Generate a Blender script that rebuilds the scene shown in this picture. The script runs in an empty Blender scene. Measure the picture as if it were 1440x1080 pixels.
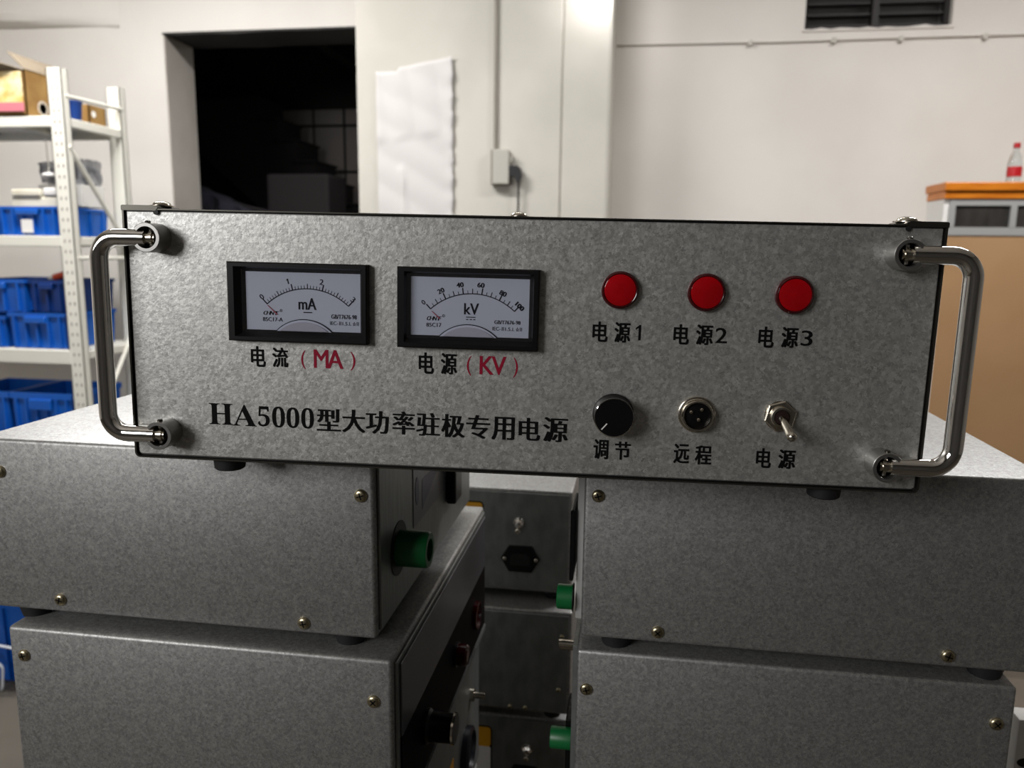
import bpy, bmesh, math, random
from mathutils import Vector, Matrix
random.seed(7)
S = bpy.context.scene
COL = S.collection

# ------------------------------------------------------------------ camera
cam_d = bpy.data.cameras.new('camera'); cam = bpy.data.objects.new('camera', cam_d); COL.objects.link(cam)
cam.matrix_world = Matrix(((0.9881, -0.0361, 0.1498, 0.3105), (0.1537, 0.1635, -0.9745, -0.4426),
                           (0.0107, 0.9859, 0.1671, 0.1318), (0, 0, 0, 1)))
cam_d.sensor_width = 36; cam_d.lens = 27.503; cam_d.clip_start = 0.01
cam_d.dof.use_dof = True; cam_d.dof.focus_distance = 0.47; cam_d.dof.aperture_fstop = 11
S.camera = cam
# ------------------------------------------------------------------ world and lamps
w = bpy.data.worlds.new('world'); S.world = w; w.use_nodes = True
w.node_tree.nodes['Background'].inputs[0].default_value = (0.6, 0.65, 0.7, 1)
w.node_tree.nodes['Background'].inputs[1].default_value = 0.05
def area(name, loc, rot, sx, sy, power, col=(1, 0.985, 0.978)):
    l = bpy.data.lights.new(name, 'AREA'); l.shape = 'RECTANGLE'; l.size = sx; l.size_y = sy
    l.energy = power; l.color = col
    o = bpy.data.objects.new(name, l); o.location = loc; o.rotation_euler = rot; COL.objects.link(o)
    return o
area('tube_lamp', (-1.9, 2.3, 2.2), (0, 0, 0), 1.4, 0.3, 130)
area('tube_lamp', (2.2, 2.3, 2.2), (0, 0, 0), 1.4, 0.3, 82)
area('tube_lamp', (0.0, 1.6, 2.25), (0, 0, 0), 1.4, 0.3, 14)
area('wall_lamp', (0.115, 3.79, 1.56), (math.radians(50), 0, 0), 0.06, 0.05, 2.6)
area('side_lamp', (-1.8, -2.4, 1.0), (math.radians(78), 0, math.radians(-37)), 1.5, 1.1, 61)
area('dark_room_fill', (-1.2, 5.4, 1.6), (0, 0, 0), 0.4, 0.1, 7)  # unseen fill light, added so the tiles beyond the opening show
vs = S.view_settings
vs.view_transform = 'Standard'; vs.look = 'None'; vs.exposure = 0.0; vs.gamma = 1.0; vs.use_curve_mapping = False
S.display_settings.display_device = 'sRGB'
S.cycles.use_denoising = True

# ------------------------------------------------------------------ materials
def lin(c):
    return tuple(((v / 255) / 12.92 if v / 255 <= 0.04045 else ((v / 255 + 0.055) / 1.055) ** 2.4) for v in c) + (1,)
def mat(name, rgb, rough=0.5, metal=0.0, var=0.0, scale=20, rgb2=None, bump=0.0, bscale=None, spec=0.5, trans=0, detail=3, stretch=None):
    m = bpy.data.materials.new(name); m.use_nodes = True
    nt = m.node_tree; b = nt.nodes['Principled BSDF']
    b.inputs['Base Color'].default_value = lin(rgb); b.inputs['Roughness'].default_value = rough
    b.inputs['Metallic'].default_value = metal; b.inputs['Specular IOR Level'].default_value = spec
    b.inputs['Transmission Weight'].default_value = trans
    tc = nt.nodes.new('ShaderNodeTexCoord'); src = tc.outputs['Object']
    if stretch:
        mp = nt.nodes.new('ShaderNodeMapping'); mp.inputs['Scale'].default_value = stretch
        nt.links.new(src, mp.inputs[0]); src = mp.outputs[0]
    if rgb2 is not None:
        n = nt.nodes.new('ShaderNodeTexNoise'); n.inputs['Scale'].default_value = scale; n.inputs['Detail'].default_value = detail
        nt.links.new(src, n.inputs['Vector'])
        r = nt.nodes.new('ShaderNodeValToRGB')
        r.color_ramp.elements[0].position = 0.38; r.color_ramp.elements[1].position = 0.62
        r.color_ramp.elements[0].color = lin(rgb); r.color_ramp.elements[1].color = lin(rgb2)
        nt.links.new(n.outputs[0], r.inputs[0]); nt.links.new(r.outputs[0], b.inputs['Base Color'])
    if bump:
        n2 = nt.nodes.new('ShaderNodeTexNoise'); n2.inputs['Scale'].default_value = bscale or scale; n2.inputs['Detail'].default_value = 2
        nt.links.new(src, n2.inputs['Vector'])
        bp = nt.nodes.new('ShaderNodeBump'); bp.inputs['Strength'].default_value = bump; bp.inputs['Distance'].default_value = 0.002
        nt.links.new(n2.outputs[0], bp.inputs['Height']); nt.links.new(bp.outputs[0], b.inputs['Normal'])
    return m
M = {}
def zinc(name, dark, light, rough, metal, cell, bump, bs):
    m = mat(name, dark, rough, metal, bump=bump, bscale=bs); nt = m.node_tree; b = nt.nodes['Principled BSDF']
    tc = nt.nodes.new('ShaderNodeTexCoord')
    ns = nt.nodes.new('ShaderNodeTexNoise'); ns.inputs['Scale'].default_value = cell * 1.4; ns.inputs['Detail'].default_value = 3
    ad = nt.nodes.new('ShaderNodeMixRGB'); ad.blend_type = 'ADD'; ad.inputs[0].default_value = 0.006
    nt.links.new(tc.outputs['Object'], ns.inputs['Vector']); nt.links.new(tc.outputs['Object'], ad.inputs[1]); nt.links.new(ns.outputs['Color'], ad.inputs[2])
    v = nt.nodes.new('ShaderNodeTexVoronoi'); v.inputs['Scale'].default_value = cell; nt.links.new(ad.outputs[0], v.inputs['Vector'])
    n2 = nt.nodes.new('ShaderNodeTexNoise'); n2.inputs['Scale'].default_value = cell * 0.12; n2.inputs['Detail'].default_value = 2
    nt.links.new(tc.outputs['Object'], n2.inputs['Vector'])
    sp = nt.nodes.new('ShaderNodeSeparateColor'); nt.links.new(v.outputs['Color'], sp.inputs[0])
    mx = nt.nodes.new('ShaderNodeMath'); mx.operation = 'MULTIPLY_ADD'; mx.inputs[1].default_value = 0.8; nt.links.new(sp.outputs[0], mx.inputs[0])
    m3 = nt.nodes.new('ShaderNodeMath'); m3.operation = 'MULTIPLY'; m3.inputs[1].default_value = 0.2; nt.links.new(n2.outputs[0], m3.inputs[0]); nt.links.new(m3.outputs[0], mx.inputs[2])
    r = nt.nodes.new('ShaderNodeValToRGB'); r.color_ramp.elements[0].position = .05; r.color_ramp.elements[1].position = .95
    r.color_ramp.elements[0].color = lin(dark); r.color_ramp.elements[1].color = lin(light)
    nt.links.new(mx.outputs[0], r.inputs[0]); nt.links.new(r.outputs[0], b.inputs['Base Color'])
    rr = nt.nodes.new('ShaderNodeMapRange'); rr.inputs['To Min'].default_value = rough - .06; rr.inputs['To Max'].default_value = rough + .06
    nt.links.new(sp.outputs[1], rr.inputs[0]); nt.links.new(rr.outputs[0], b.inputs['Roughness'])
    return m
M['galv'] = zinc('galvanised', (124, 124, 123), (178, 178, 176), 0.5, 0.8, 800, 0.03, 500)
M['panel'] = zinc('panel_zinc', (164, 164, 161), (212, 212, 208), 0.42, 0.8, 560, 0.06, 420)
M['galv_shaded'] = mat('galvanised_shaded', (118, 121, 120), 0.42, 0.6, rgb2=(134, 137, 135), scale=60, stretch=(1, 8, 0.5))  # darker zinc for box ends: the gap's shade is put into the colour
M['rim'] = mat('sheet_edge', (88, 86, 80), 0.3, 0.9)
M['groove'] = mat('groove_black', (10, 10, 10), 0.6)
M['chrome'] = mat('chrome', (228, 226, 222), 0.06, 1.0)
M['nickel'] = mat('nickel', (205, 198, 184), 0.2, 1.0)
M['brassy'] = mat('zinc_yellow_screw', (178, 168, 140), 0.28, 1.0)
M['black'] = mat('black_plastic', (9, 8, 9), 0.35, spec=0.3)
M['satin'] = mat('satin_chrome', (168, 167, 164), 0.3, 0.95)
M['rubber'] = mat('black_rubber', (14, 13, 15), 0.7)
M['ink'] = mat('black_ink', (9, 9, 9), 0.7, spec=0.1)
M['red_ink'] = mat('red_ink', (140, 8, 42), 0.6, spec=0.2)
M['meter_ink'] = mat('meter_ink', (16, 20, 30), 0.7, spec=0.1)
M['meter_red'] = mat('meter_red', (180, 60, 80), 0.5)
M['card'] = mat('meter_card', (205, 207, 218), 0.5)
M['dome'] = mat('grey_dome', (190, 186, 196), 0.25)
M['led'] = mat('red_lens', (165, 4, 16), 0.12, rgb2=(150, 2, 12), scale=60)
M['led_rim'] = mat('red_rim', (60, 4, 8), 0.15)
M['green'] = mat('green_plastic', (8, 94, 46), 0.4)
M['wall'] = mat('white_plaster', (216, 211, 204), 0.9, rgb2=(222, 218, 211), scale=1.6, bump=0.05, bscale=12)
M['pillar'] = mat('grey_plaster', (190, 187, 177), 0.9, rgb2=(200, 196, 187), scale=2.2, bump=0.05, bscale=9)
M['jamb'] = mat('jamb_plaster', (178, 171, 162), 0.9, rgb2=(190, 184, 176), scale=3)
M['patch'] = mat('white_paper', (203, 200, 197), 0.75, bump=0.15, bscale=14)
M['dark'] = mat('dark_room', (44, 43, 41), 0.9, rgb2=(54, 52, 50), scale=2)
M['dark_tile'] = mat('dark_tile', (168, 160, 154), 0.8, rgb2=(158, 152, 148), scale=2)
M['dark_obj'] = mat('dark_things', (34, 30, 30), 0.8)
M['floor'] = mat('concrete_floor', (62, 57, 48), 0.6, rgb2=(76, 70, 60), scale=3)
M['shelf'] = mat('shelf_paint', (226, 224, 212), 0.45)
M['hole'] = mat('slot_dark', (110, 92, 90), 0.7)
M['blue'] = mat('blue_plastic', (12, 84, 176), 0.35, rgb2=(16, 92, 184), scale=3)
M['blue_dark'] = mat('navy_plastic', (8, 48, 112), 0.4)
M['cardboard'] = mat('cardboard', (150, 118, 66), 0.75, rgb2=(132, 98, 48), scale=9)
M['tape'] = mat('shiny_tape', (222, 188, 110), 0.12, 0.1, rgb2=(240, 225, 180), scale=16, bump=1.0, bscale=30)
M['pink'] = mat('pink_print', (205, 120, 130), 0.5)
M['paper'] = mat('paper_white', (228, 226, 222), 0.7)
M['grey_bag'] = mat('grey_packaging', (176, 176, 180), 0.3, rgb2=(90, 92, 98), scale=14, bump=0.8, bscale=25)
M['cream'] = mat('cream_plastic', (222, 217, 200), 0.6, rgb2=(206, 200, 180), scale=10)
M['orange'] = mat('orange_wood', (206, 122, 30), 0.35, rgb2=(190, 106, 22), scale=8, stretch=(1, 6, 6))
M['alu'] = mat('aluminium', (184, 184, 182), 0.4, 0.4)
M['beige'] = mat('beige_board', (168, 132, 94), 0.6, rgb2=(162, 126, 88), scale=3)
M['glass_dark'] = mat('dark_glass', (46, 44, 42), 0.08, rgb2=(60, 57, 54), scale=5, stretch=(3, 1, 1))
M['conduit'] = mat('grey_conduit', (142, 136, 126), 0.5)
M['outlet'] = mat('outlet_grey', (176, 173, 163), 0.5)
M['label_blue'] = mat('label_blue', (30, 36, 80), 0.4)
M['film'] = mat('panel_film', (92, 93, 98), 0.35, 0.4)
M['panel_black'] = mat('control_panel_black', (14, 9, 11), 0.6, spec=0.06)
M['yellow'] = mat('warning_yellow', (222, 160, 24), 0.5)
M['bottle'] = mat('clear_plastic', (235, 240, 240), 0.05, trans=0.9)
M['cap_red'] = mat('red_cap', (170, 22, 30), 0.4)
M['bench'] = mat('bench_top', (74, 60, 42), 0.6, rgb2=(64, 52, 36), scale=6)
M['wire'] = mat('white_wire', (205, 210, 216), 0.5)
def clear_mat():
    m = bpy.data.materials.new('window_clear'); m.use_nodes = True; nt = m.node_tree; nt.nodes.clear()
    o = nt.nodes.new('ShaderNodeOutputMaterial'); mx = nt.nodes.new('ShaderNodeMixShader')
    t = nt.nodes.new('ShaderNodeBsdfTransparent'); g = nt.nodes.new('ShaderNodeBsdfGlossy'); g.inputs['Roughness'].default_value = 0.03
    t.inputs[0].default_value = (0.93, 0.94, 0.96, 1)
    mx.inputs[0].default_value = 0.07
    nt.links.new(t.outputs[0], mx.inputs[1]); nt.links.new(g.outputs[0], mx.inputs[2]); nt.links.new(mx.outputs[0], o.inputs[0])
    return m
M['clear'] = clear_mat()

# ------------------------------------------------------------------ mesh helpers
def obj(name, bm, m, parent=None, smooth=False):
    me = bpy.data.meshes.new(name)
    bmesh.ops.recalc_face_normals(bm, faces=bm.faces)
    bm.to_mesh(me); bm.free()
    for x in (m if isinstance(m, (list, tuple)) else [m]): me.materials.append(x)
    if smooth:
        me.shade_smooth()
        me.set_sharp_from_angle(angle=math.radians(35))
    o = bpy.data.objects.new(name, me); COL.objects.link(o)
    if parent is not None: o.parent = parent
    return o
def tag(o, label, cat, group=None):
    o['label'] = label; o['category'] = cat
    if group: o['group'] = group
    return o
def thing(name, label, cat, loc=(0, 0, 0), rot=None, group=None):
    o = bpy.data.objects.new(name, None); COL.objects.link(o); o.location = loc; o.empty_display_size = 0.02
    if rot is not None: o.rotation_euler = rot
    return tag(o, label, cat, group)
def struct(name, bm, m, parent=None, smooth=False):
    o = obj(name, bm, m, parent, smooth)
    if parent is None: o['kind'] = 'structure'
    return o
def add_box(bm, x0, x1, y0, y1, z0, z1, bevel=0.0, mi=0, seg=2):
    r = bmesh.ops.create_cube(bm, size=1.0)
    vs_ = r['verts']
    for v in vs_:
        v.co = Vector(((x0 + x1) / 2 + v.co.x * (x1 - x0), (y0 + y1) / 2 + v.co.y * (y1 - y0), (z0 + z1) / 2 + v.co.z * (z1 - z0)))
    fs = set(f for v in vs_ for f in v.link_faces)
    for f in fs: f.material_index = mi
    if bevel:
        es = list(set(e for v in vs_ for e in v.link_edges))
        bmesh.ops.bevel(bm, geom=es, offset=bevel, segments=seg, affect='EDGES', profile=0.5)
    return bm
def box(*a, **k): return add_box(bmesh.new(), *a, **k)
def add_lathe(bm, prof, axis_m, seg=32, mi=0, cap0=True, cap1=True):
    """prof: list of (radius, height) along local z; axis_m: placement matrix"""
    rings = []
    for r, h in prof:
        if r < 1e-7: rings.append([bm.verts.new(axis_m @ Vector((0, 0, h)))])
        else: rings.append([bm.verts.new(axis_m @ Vector((r * math.cos(2 * math.pi * i / seg), r * math.sin(2 * math.pi * i / seg), h))) for i in range(seg)])
    for a, b in zip(rings, rings[1:]):
        for i in range(seg):
            j = (i + 1) % seg
            if len(a) == 1 and len(b) == 1: continue
            if len(a) == 1: f = bm.faces.new((a[0], b[j], b[i]))
            elif len(b) == 1: f = bm.faces.new((a[i], a[j], b[0]))
            else: f = bm.faces.new((a[i], a[j], b[j], b[i]))
            f.material_index = mi
    if cap0 and len(rings[0]) > 1: bm.faces.new(rings[0]).material_index = mi
    if cap1 and len(rings[-1]) > 1: bm.faces.new(rings[-1]).material_index = mi
    return bm
FWD = Matrix.Rotation(math.radians(90), 4, 'X')      # local z -> -y (towards the camera)
RIGHT = Matrix.Rotation(math.radians(90), 4, 'Y')    # local z -> +x
LEFT = Matrix.Rotation(math.radians(-90), 4, 'Y')    # local z -> -x
def at(x, y, z, rot=None):
    m = Matrix.Translation((x, y, z))
    return m @ rot if rot is not None else m
def arc_path(pts, rad, n=8):
    pts = [Vector(p) for p in pts]; out = [pts[0]]
    for i in range(1, len(pts) - 1):
        p = pts[i]; a = (pts[i - 1] - p).normalized(); b = (pts[i + 1] - p).normalized()
        ang = a.angle(b); d = rad / math.tan(ang / 2); c = p + (a + b).normalized() * (rad / math.sin(ang / 2))
        s, e = p + a * d - c, p + b * d - c
        tot = s.angle(e); ax = s.cross(e).normalized()
        for k in range(n + 1): out.append(c + Matrix.Rotation(tot * k / n, 3, ax) @ s)
    out.append(pts[-1]); return out
def add_tube(bm, pts, r, seg=16, mi=0):
    pts = [Vector(p) for p in pts]; rings = []; prev = None
    rs = r if isinstance(r, (list, tuple)) else [r] * len(pts)
    for i, p in enumerate(pts):
        t = (pts[min(i + 1, len(pts) - 1)] - pts[max(i - 1, 0)]).normalized()
        if prev is None:
            u = t.orthogonal().normalized()
        else:
            u = (prev - t * prev.dot(t)).normalized()
        prev = u; v = t.cross(u)
        rings.append([bm.verts.new(p + (u * math.cos(2 * math.pi * k / seg) + v * math.sin(2 * math.pi * k / seg)) * rs[i]) for k in range(seg)])
    for a, b in zip(rings, rings[1:]):
        for k in range(seg):
            j = (k + 1) % seg
            bm.faces.new((a[k], a[j], b[j], b[k])).material_index = mi
    bm.faces.new(rings[0]).material_index = mi; bm.faces.new(rings[-1][::-1]).material_index = mi
    return bm
def add_prism(bm, poly, y0, y1, mi=0, f=None):
    """poly in (x,z), extruded along y; f maps the point if given"""
    g = f or (lambda v: v)
    a = [bm.verts.new(g(Vector((x, y0, z)))) for x, z in poly]; b = [bm.verts.new(g(Vector((x, y1, z)))) for x, z in poly]
    n = len(poly)
    bm.faces.new(a).material_index = mi; bm.faces.new(b[::-1]).material_index = mi
    for i in range(n):
        j = (i + 1) % n; bm.faces.new((a[j], a[i], b[i], b[j])).material_index = mi
    return bm

# ------------------------------------------------------------------ glyph meshes (built-in font)
_gc = {}
def glyph(s, off):
    k = (s, off)
    if k in _gc: return _gc[k]
    if s == '1':
        V_ = [(.52, 0), (.86, 0), (.86, 1), (.62, 1), (.14, .8), (.14, .66), (.52, .80)]
        _gc[k] = (V_, [(0, 1, 2, 6), (6, 2, 3), (6, 3, 4, 5)], 0.0, 1.0, 0.0, 1.0); return _gc[k]
    c = bpy.data.curves.new('tmp', 'FONT'); c.body = s; c.offset = off; c.extrude = 0.0; c.resolution_u = 3
    o = bpy.data.objects.new('tmp', c); COL.objects.link(o)
    bpy.context.view_layer.update()
    m = bpy.data.meshes.new_from_object(o.evaluated_get(bpy.context.evaluated_depsgraph_get()))
    vsx = [tuple(v.co[:2]) for v in m.vertices]; fs = [tuple(p.vertices) for p in m.polygons]
    bpy.data.objects.remove(o); bpy.data.curves.remove(c); bpy.data.meshes.remove(m)
    xs = [a for a, b in vsx]; ys = [b for a, b in vsx]
    _gc[k] = (vsx, fs, min(xs), max(xs), min(ys), max(ys)); return _gc[k]
def add_glyph(bm, s, x0, z0, x1, z1, y, off=0.0, dx=(0.0,), rot=0.0, mi=0, f=None):
    """glyph string s fitted to the rectangle x0..x1, z0..z1 on the plane y (metres)"""
    V, F, a, b, c, d = glyph(s, off)
    cx, cz = (x0 + x1) / 2, (z0 + z1) / 2
    for n, ddx in enumerate(dx):
        ddx, ddz = ddx if isinstance(ddx, tuple) else (ddx, 0.0)
        vs_ = []
        for u, v in V:
            px = (u - (a + b) / 2) / (b - a) * (x1 - x0) + ddx * (x1 - x0); pz = (v - (c + d) / 2) / (d - c) * (z1 - z0) + ddz * (z1 - z0)
            if rot: px, pz = px * math.cos(rot) - pz * math.sin(rot), px * math.sin(rot) + pz * math.cos(rot)
            q = Vector((cx + px, y - n * 0.00002, cz + pz))
            vs_.append(bm.verts.new(f(q) if f else q))
        for fc in F:
            try: bm.faces.new([vs_[i] for i in fc]).material_index = mi
            except ValueError: pass
    return bm

# pan head cross screw; local z is the screw's outward axis
def add_screw(bm, mtx, r=0.0046, h=0.0026, mi=0, mk=1, turn=0.4, washer=False):
    prof = [(r, 0), (r * 0.99, h * 0.35), (r * 0.86, h * 0.72), (r * 0.6, h * 0.93), (r * 0.3, h), (0, h)]
    if washer: add_lathe(bm, [(r * 1.3, 0), (r * 1.3, h * 0.2)], mtx, 24, mi)
    add_lathe(bm, prof, mtx, 24, mi, cap0=False)
    for a in (turn, turn + math.pi / 2):
        R_ = Matrix.Rotation(a, 4, 'Z')
        vs_ = [bm.verts.new(mtx @ R_ @ Vector((x, y, z))) for x, y, z in
               ((-r * .55, -r * .1, h * 1.0), (r * .55, -r * .1, h * 1.0), (r * .55, r * .1, h * 1.0), (-r * .55, r * .1, h * 1.0),
                (-r * .3, -r * .1, h * 1.04), (r * .3, -r * .1, h * 1.04), (r * .3, r * .1, h * 1.04), (-r * .3, r * .1, h * 1.04))]
        for q in ((4, 5, 6, 7), (0, 1, 5, 4), (2, 3, 7, 6), (0, 4, 7, 3), (1, 2, 6, 5)):
            bm.faces.new([vs_[i] for i in q]).material_index = mk
    return bm
def screw(parent, mtx, m=None, **k):
    return obj('screw', add_screw(bmesh.new(), mtx, **k), [m or M['brassy'], M['black']], parent, smooth=True)

# ================================================================== SETTING
# floor, ceiling, walls of the workshop (x right, y away from the camera, z up; z=0 is the underside of the big box)
struct('floor', box(-4.6, 4.6, -3.2, 8.0, -1.38, -1.33), M['floor'])
struct('ceiling', box(-4.6, 4.6, -3.2, 8.0, 2.6, 2.7), M['wall'])
# far left wall with the doorless opening (thickness .32)
bm = box(-4.6, -2.567, 4.2, 4.52, -1.33, 2.6)
add_box(bm, -2.567, -1.0, 4.2, 4.52, 1.41, 2.6)
struct('wall_far_left', bm, M['wall'])
# rough reveal lining of the opening
bm = bmesh.new()
add_box(bm, -2.567, -2.560, 4.204, 4.516, -1.33, 1.405)
struct('trim_1', bm, M['jamb'])
bm = bmesh.new()
poly = [(-2.57, 1.415), (-2.57, 1.405), (-2.47, 1.399), (-2.30, 1.402), (-2.1, 1.396), (-1.9, 1.404), (-1.6, 1.402), (-1.3, 1.405), (-1.3, 1.415)]
add_prism(bm, poly, 4.195, 4.53)
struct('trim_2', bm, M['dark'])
# right wall with a high dark window opening
bm = bmesh.new()
add_box(bm, 0.10, 1.20, 4.4, 4.62, -1.33, 2.6); add_box(bm, 1.20, 1.97, 4.4, 4.62, -1.33, 1.37)
add_box(bm, 1.20, 1.97, 4.4, 4.62, 1.95, 2.6); add_box(bm, 1.97, 4.6, 4.4, 4.62, -1.33, 2.6)
struct('wall_far_right', bm, M['wall'])
struct('wall_left', box(-4.7, -4.6, -3.2, 8.0, -1.33, 2.6), M['wall'])
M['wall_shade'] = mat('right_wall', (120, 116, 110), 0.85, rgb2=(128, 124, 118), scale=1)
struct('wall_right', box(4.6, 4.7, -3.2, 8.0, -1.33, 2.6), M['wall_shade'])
M['wall_rear'] = mat('rear_wall', (70, 68, 66), 0.8, rgb2=(80, 78, 76), scale=1)
struct('wall_back', box(-4.6, 4.6, -3.3, -3.2, -1.33, 2.6), M['wall_rear'])
# pillar standing between the two walls
bm = box(-1.243, -0.109, 3.9, 4.55, -1.33, 2.6, bevel=0.006)
add_box(bm, -0.115, 0.155, 3.908, 4.55, -1.33, 2.6, bevel=0.02)
struct('wall_pillar', bm, M['pillar'])
# made-up bulge high on the left wall, shaped to give a soft shadow band
bm = bmesh.new(); v = []
for k in range(13):
    x = -4.6 + 1.75 * k / 12; d = .18 * (1 - k / 12) ** .8; zc = 1.53 - .04 * k / 12
    v.append([bm.verts.new((x, 4.2 - d * q, zc + h)) for q, h in ((0, -.035), (.35, -.03), (.8, -.01), (1, .03), (.8, .10), (.3, .2), (0, .3))])
for a, b in zip(v, v[1:]):
    for i in range(6): bm.faces.new((a[i], b[i], b[i + 1], a[i + 1]))
struct('trim_3', bm, M['wall'], smooth=True)
# dim room behind the opening
bm = bmesh.new()
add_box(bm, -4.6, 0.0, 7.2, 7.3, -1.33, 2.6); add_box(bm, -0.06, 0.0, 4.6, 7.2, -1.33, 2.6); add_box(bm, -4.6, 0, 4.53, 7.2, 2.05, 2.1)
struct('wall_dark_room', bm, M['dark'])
tl = bpy.data.objects.new('wall_tiled_panel', None); COL.objects.link(tl); tl['kind'] = 'structure'; tl.location = (-3.3, 7.19, 0)
xs = [-3.30, -2.86, -2.545, -2.1, -1.6]; zs = [-0.2, 0.35, 0.885, 1.325, 1.49]
for i in range(4):
    for j in range(4):
        obj('wall_panel', box(xs[i] + 3.3 + .012, xs[i + 1] + 3.3 - .012, -.03, 0, zs[j] + .012, zs[j + 1] - .012, bevel=.004, seg=1), M['dark_tile'], tl)
bm = bmesh.new()
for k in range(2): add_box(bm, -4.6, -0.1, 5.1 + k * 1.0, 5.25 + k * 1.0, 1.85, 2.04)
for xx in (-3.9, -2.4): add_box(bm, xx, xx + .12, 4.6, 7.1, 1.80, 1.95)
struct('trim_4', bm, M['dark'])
# staircase seen as a silhouette in the dark room
st = thing('staircase', 'dark staircase stepping down to the right inside the unlit doorway', 'staircase', (-3.5, 6.4, -1.33))
sx, sz = -3.05, 1.36
bm = bmesh.new(); run, rise = .17, .185
poly = [(-4.3, 1.5)]
x, z = -3.05, 1.45
pts_t = []
while z > -1.2:
    pts_t += [(x, z), (x, z - rise)]; z -= rise; x += run
poly = [(-4.4, 1.45)] + pts_t + [(x - .5, -1.30), (-3.6, .95), (-4.4, 1.2)]
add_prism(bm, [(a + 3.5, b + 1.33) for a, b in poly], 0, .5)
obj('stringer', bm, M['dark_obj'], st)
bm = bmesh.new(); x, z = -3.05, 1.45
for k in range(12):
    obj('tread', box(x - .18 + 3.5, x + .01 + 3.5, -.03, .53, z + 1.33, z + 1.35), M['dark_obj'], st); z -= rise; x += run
bm = bmesh.new()
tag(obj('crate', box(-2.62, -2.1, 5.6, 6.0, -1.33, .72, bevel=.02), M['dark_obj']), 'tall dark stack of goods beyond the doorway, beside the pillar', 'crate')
t = thing('draped_rack', 'dim bluish draped rack low in the dark doorway on the left', 'rack', (-2.9, 5.2, -1.33))
M['drape'] = mat('drape', (58, 58, 70), 0.9)
bm = bmesh.new(); prev = None
for i in range(25):
    u = i / 24; x = -.2 + .62 * u; y = .05 * math.sin(u * 22) 
    a = bm.verts.new((x, y, .05)); b = bm.verts.new((x, y * .6, 1.95 - .25 * u)); c = bm.verts.new((x, y + .25, .05)); d = bm.verts.new((x, y * .6 + .25, 1.95 - .25 * u))
    if prev: bm.faces.new((prev[0], a, b, prev[1])); bm.faces.new((prev[2], prev[3], d, c)); bm.faces.new((prev[1], b, d, prev[3]))
    prev = (a, b, c, d)
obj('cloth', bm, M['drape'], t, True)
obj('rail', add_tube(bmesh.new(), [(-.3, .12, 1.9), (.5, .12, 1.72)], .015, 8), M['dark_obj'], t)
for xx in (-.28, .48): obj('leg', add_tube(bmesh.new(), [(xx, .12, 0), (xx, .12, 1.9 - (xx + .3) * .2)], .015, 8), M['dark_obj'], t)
# high window
wn = bpy.data.objects.new('window_1', None); COL.objects.link(wn); wn['kind'] = 'structure'; wn.location = (1.2, 4.45, 1.37)
bm = bmesh.new(); add_box(bm, 0, .02, 0, .08, 0, .58); add_box(bm, .745, .77, 0, .08, 0, .58); add_box(bm, .02, .745, 0, .08, 0, .022)
obj('window_frame', bm, M['dark_obj'], wn)
M['slat'] = mat('louver_slat', (24, 18, 16), 0.6)
obj('mullion', box(.365, .40, -.01, .07, 0, .58), M['slat'], wn)
for k in range(9): 
    b_ = bmesh.new(); add_prism(b_, [(0.02, .03 + k * .06), (0.745, .025 + k * .06), (0.745, .037 + k * .06), (0.02, .042 + k * .06)], .02, .06)
    obj('slat', b_, M['slat'], wn)
obj('backing', box(0, .77, .16, .17, 0, .58), M['dark'], wn)
# ragged plaster under the window sill
bm = bmesh.new(); poly = [(1.19, 1.36)]
for i in range(17): poly.append((1.19 + i * .79 / 16, 1.372 + random.uniform(-.004, .01)))
poly.append((1.98, 1.36)); add_prism(bm, poly, 4.39, 4.47); struct('trim_5', bm, M['wall'])
# thin pipe with clips along the right wall
t = thing('wall_pipe', 'thin white pipe clipped along the right wall below the high window', 'pipe', (.16, 4.385, 1.312))
obj('pipe', add_tube(bmesh.new(), [(0, 0, .006), (.9, 0, -.002), (1.8, 0, .002), (3.6, 0, -.006)], .005, 8), M['wall'], t, True)
for xx in (.75, 1.2, 1.55, 1.98, 2.5): obj('clip', box(xx - .012, xx + .012, -.012, .014, -.02, .010, bevel=.002, seg=1), M['pillar'], t)
# peeling white sheet on the pillar
bm = bmesh.new(); W_, H_, nx, nz = .43, .95, 26, 44; g = []
for j in range(nz + 1):
    row = []
    for i in range(nx + 1):
        u, v_ = i / nx, j / nz
        x = -1.125 + u * (W_ + .003 * math.sin(j * 1.3) + .003 * math.sin(j * 2.9)); z = 0.17 + v_ * (H_ - .03 + (.07 * u if u > .3 else .0))
        y = 3.892 - .007 * abs(math.sin(u * 9 + 2.5 * v_)) * (v_ > .6) - .005 * abs(math.sin(v_ * 17 + u * 5)) - .006 * max(0, u - .85) / .15 * (0.5 + .5 * math.sin(j * 1.3))
        y -= .012 * math.exp(-((u - .33 - .03 * math.sin(v_ * 8)) / .03) ** 2) * (v_ < .45)
        row.append(bm.verts.new((x, y, z)))
    g.append(row)
for j in range(nz):
    for i in range(nx): bm.faces.new((g[j][i], g[j][i + 1], g[j + 1][i + 1], g[j + 1][i]))
pp = obj('paper_sheet', bm, M['patch'], None, True); sm = pp.modifiers.new('s', 'SOLIDIFY'); sm.thickness = .003; sm.offset = -1
tag(pp, 'wrinkled white sheet pasted flat on the grey pillar', 'paper')
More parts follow.
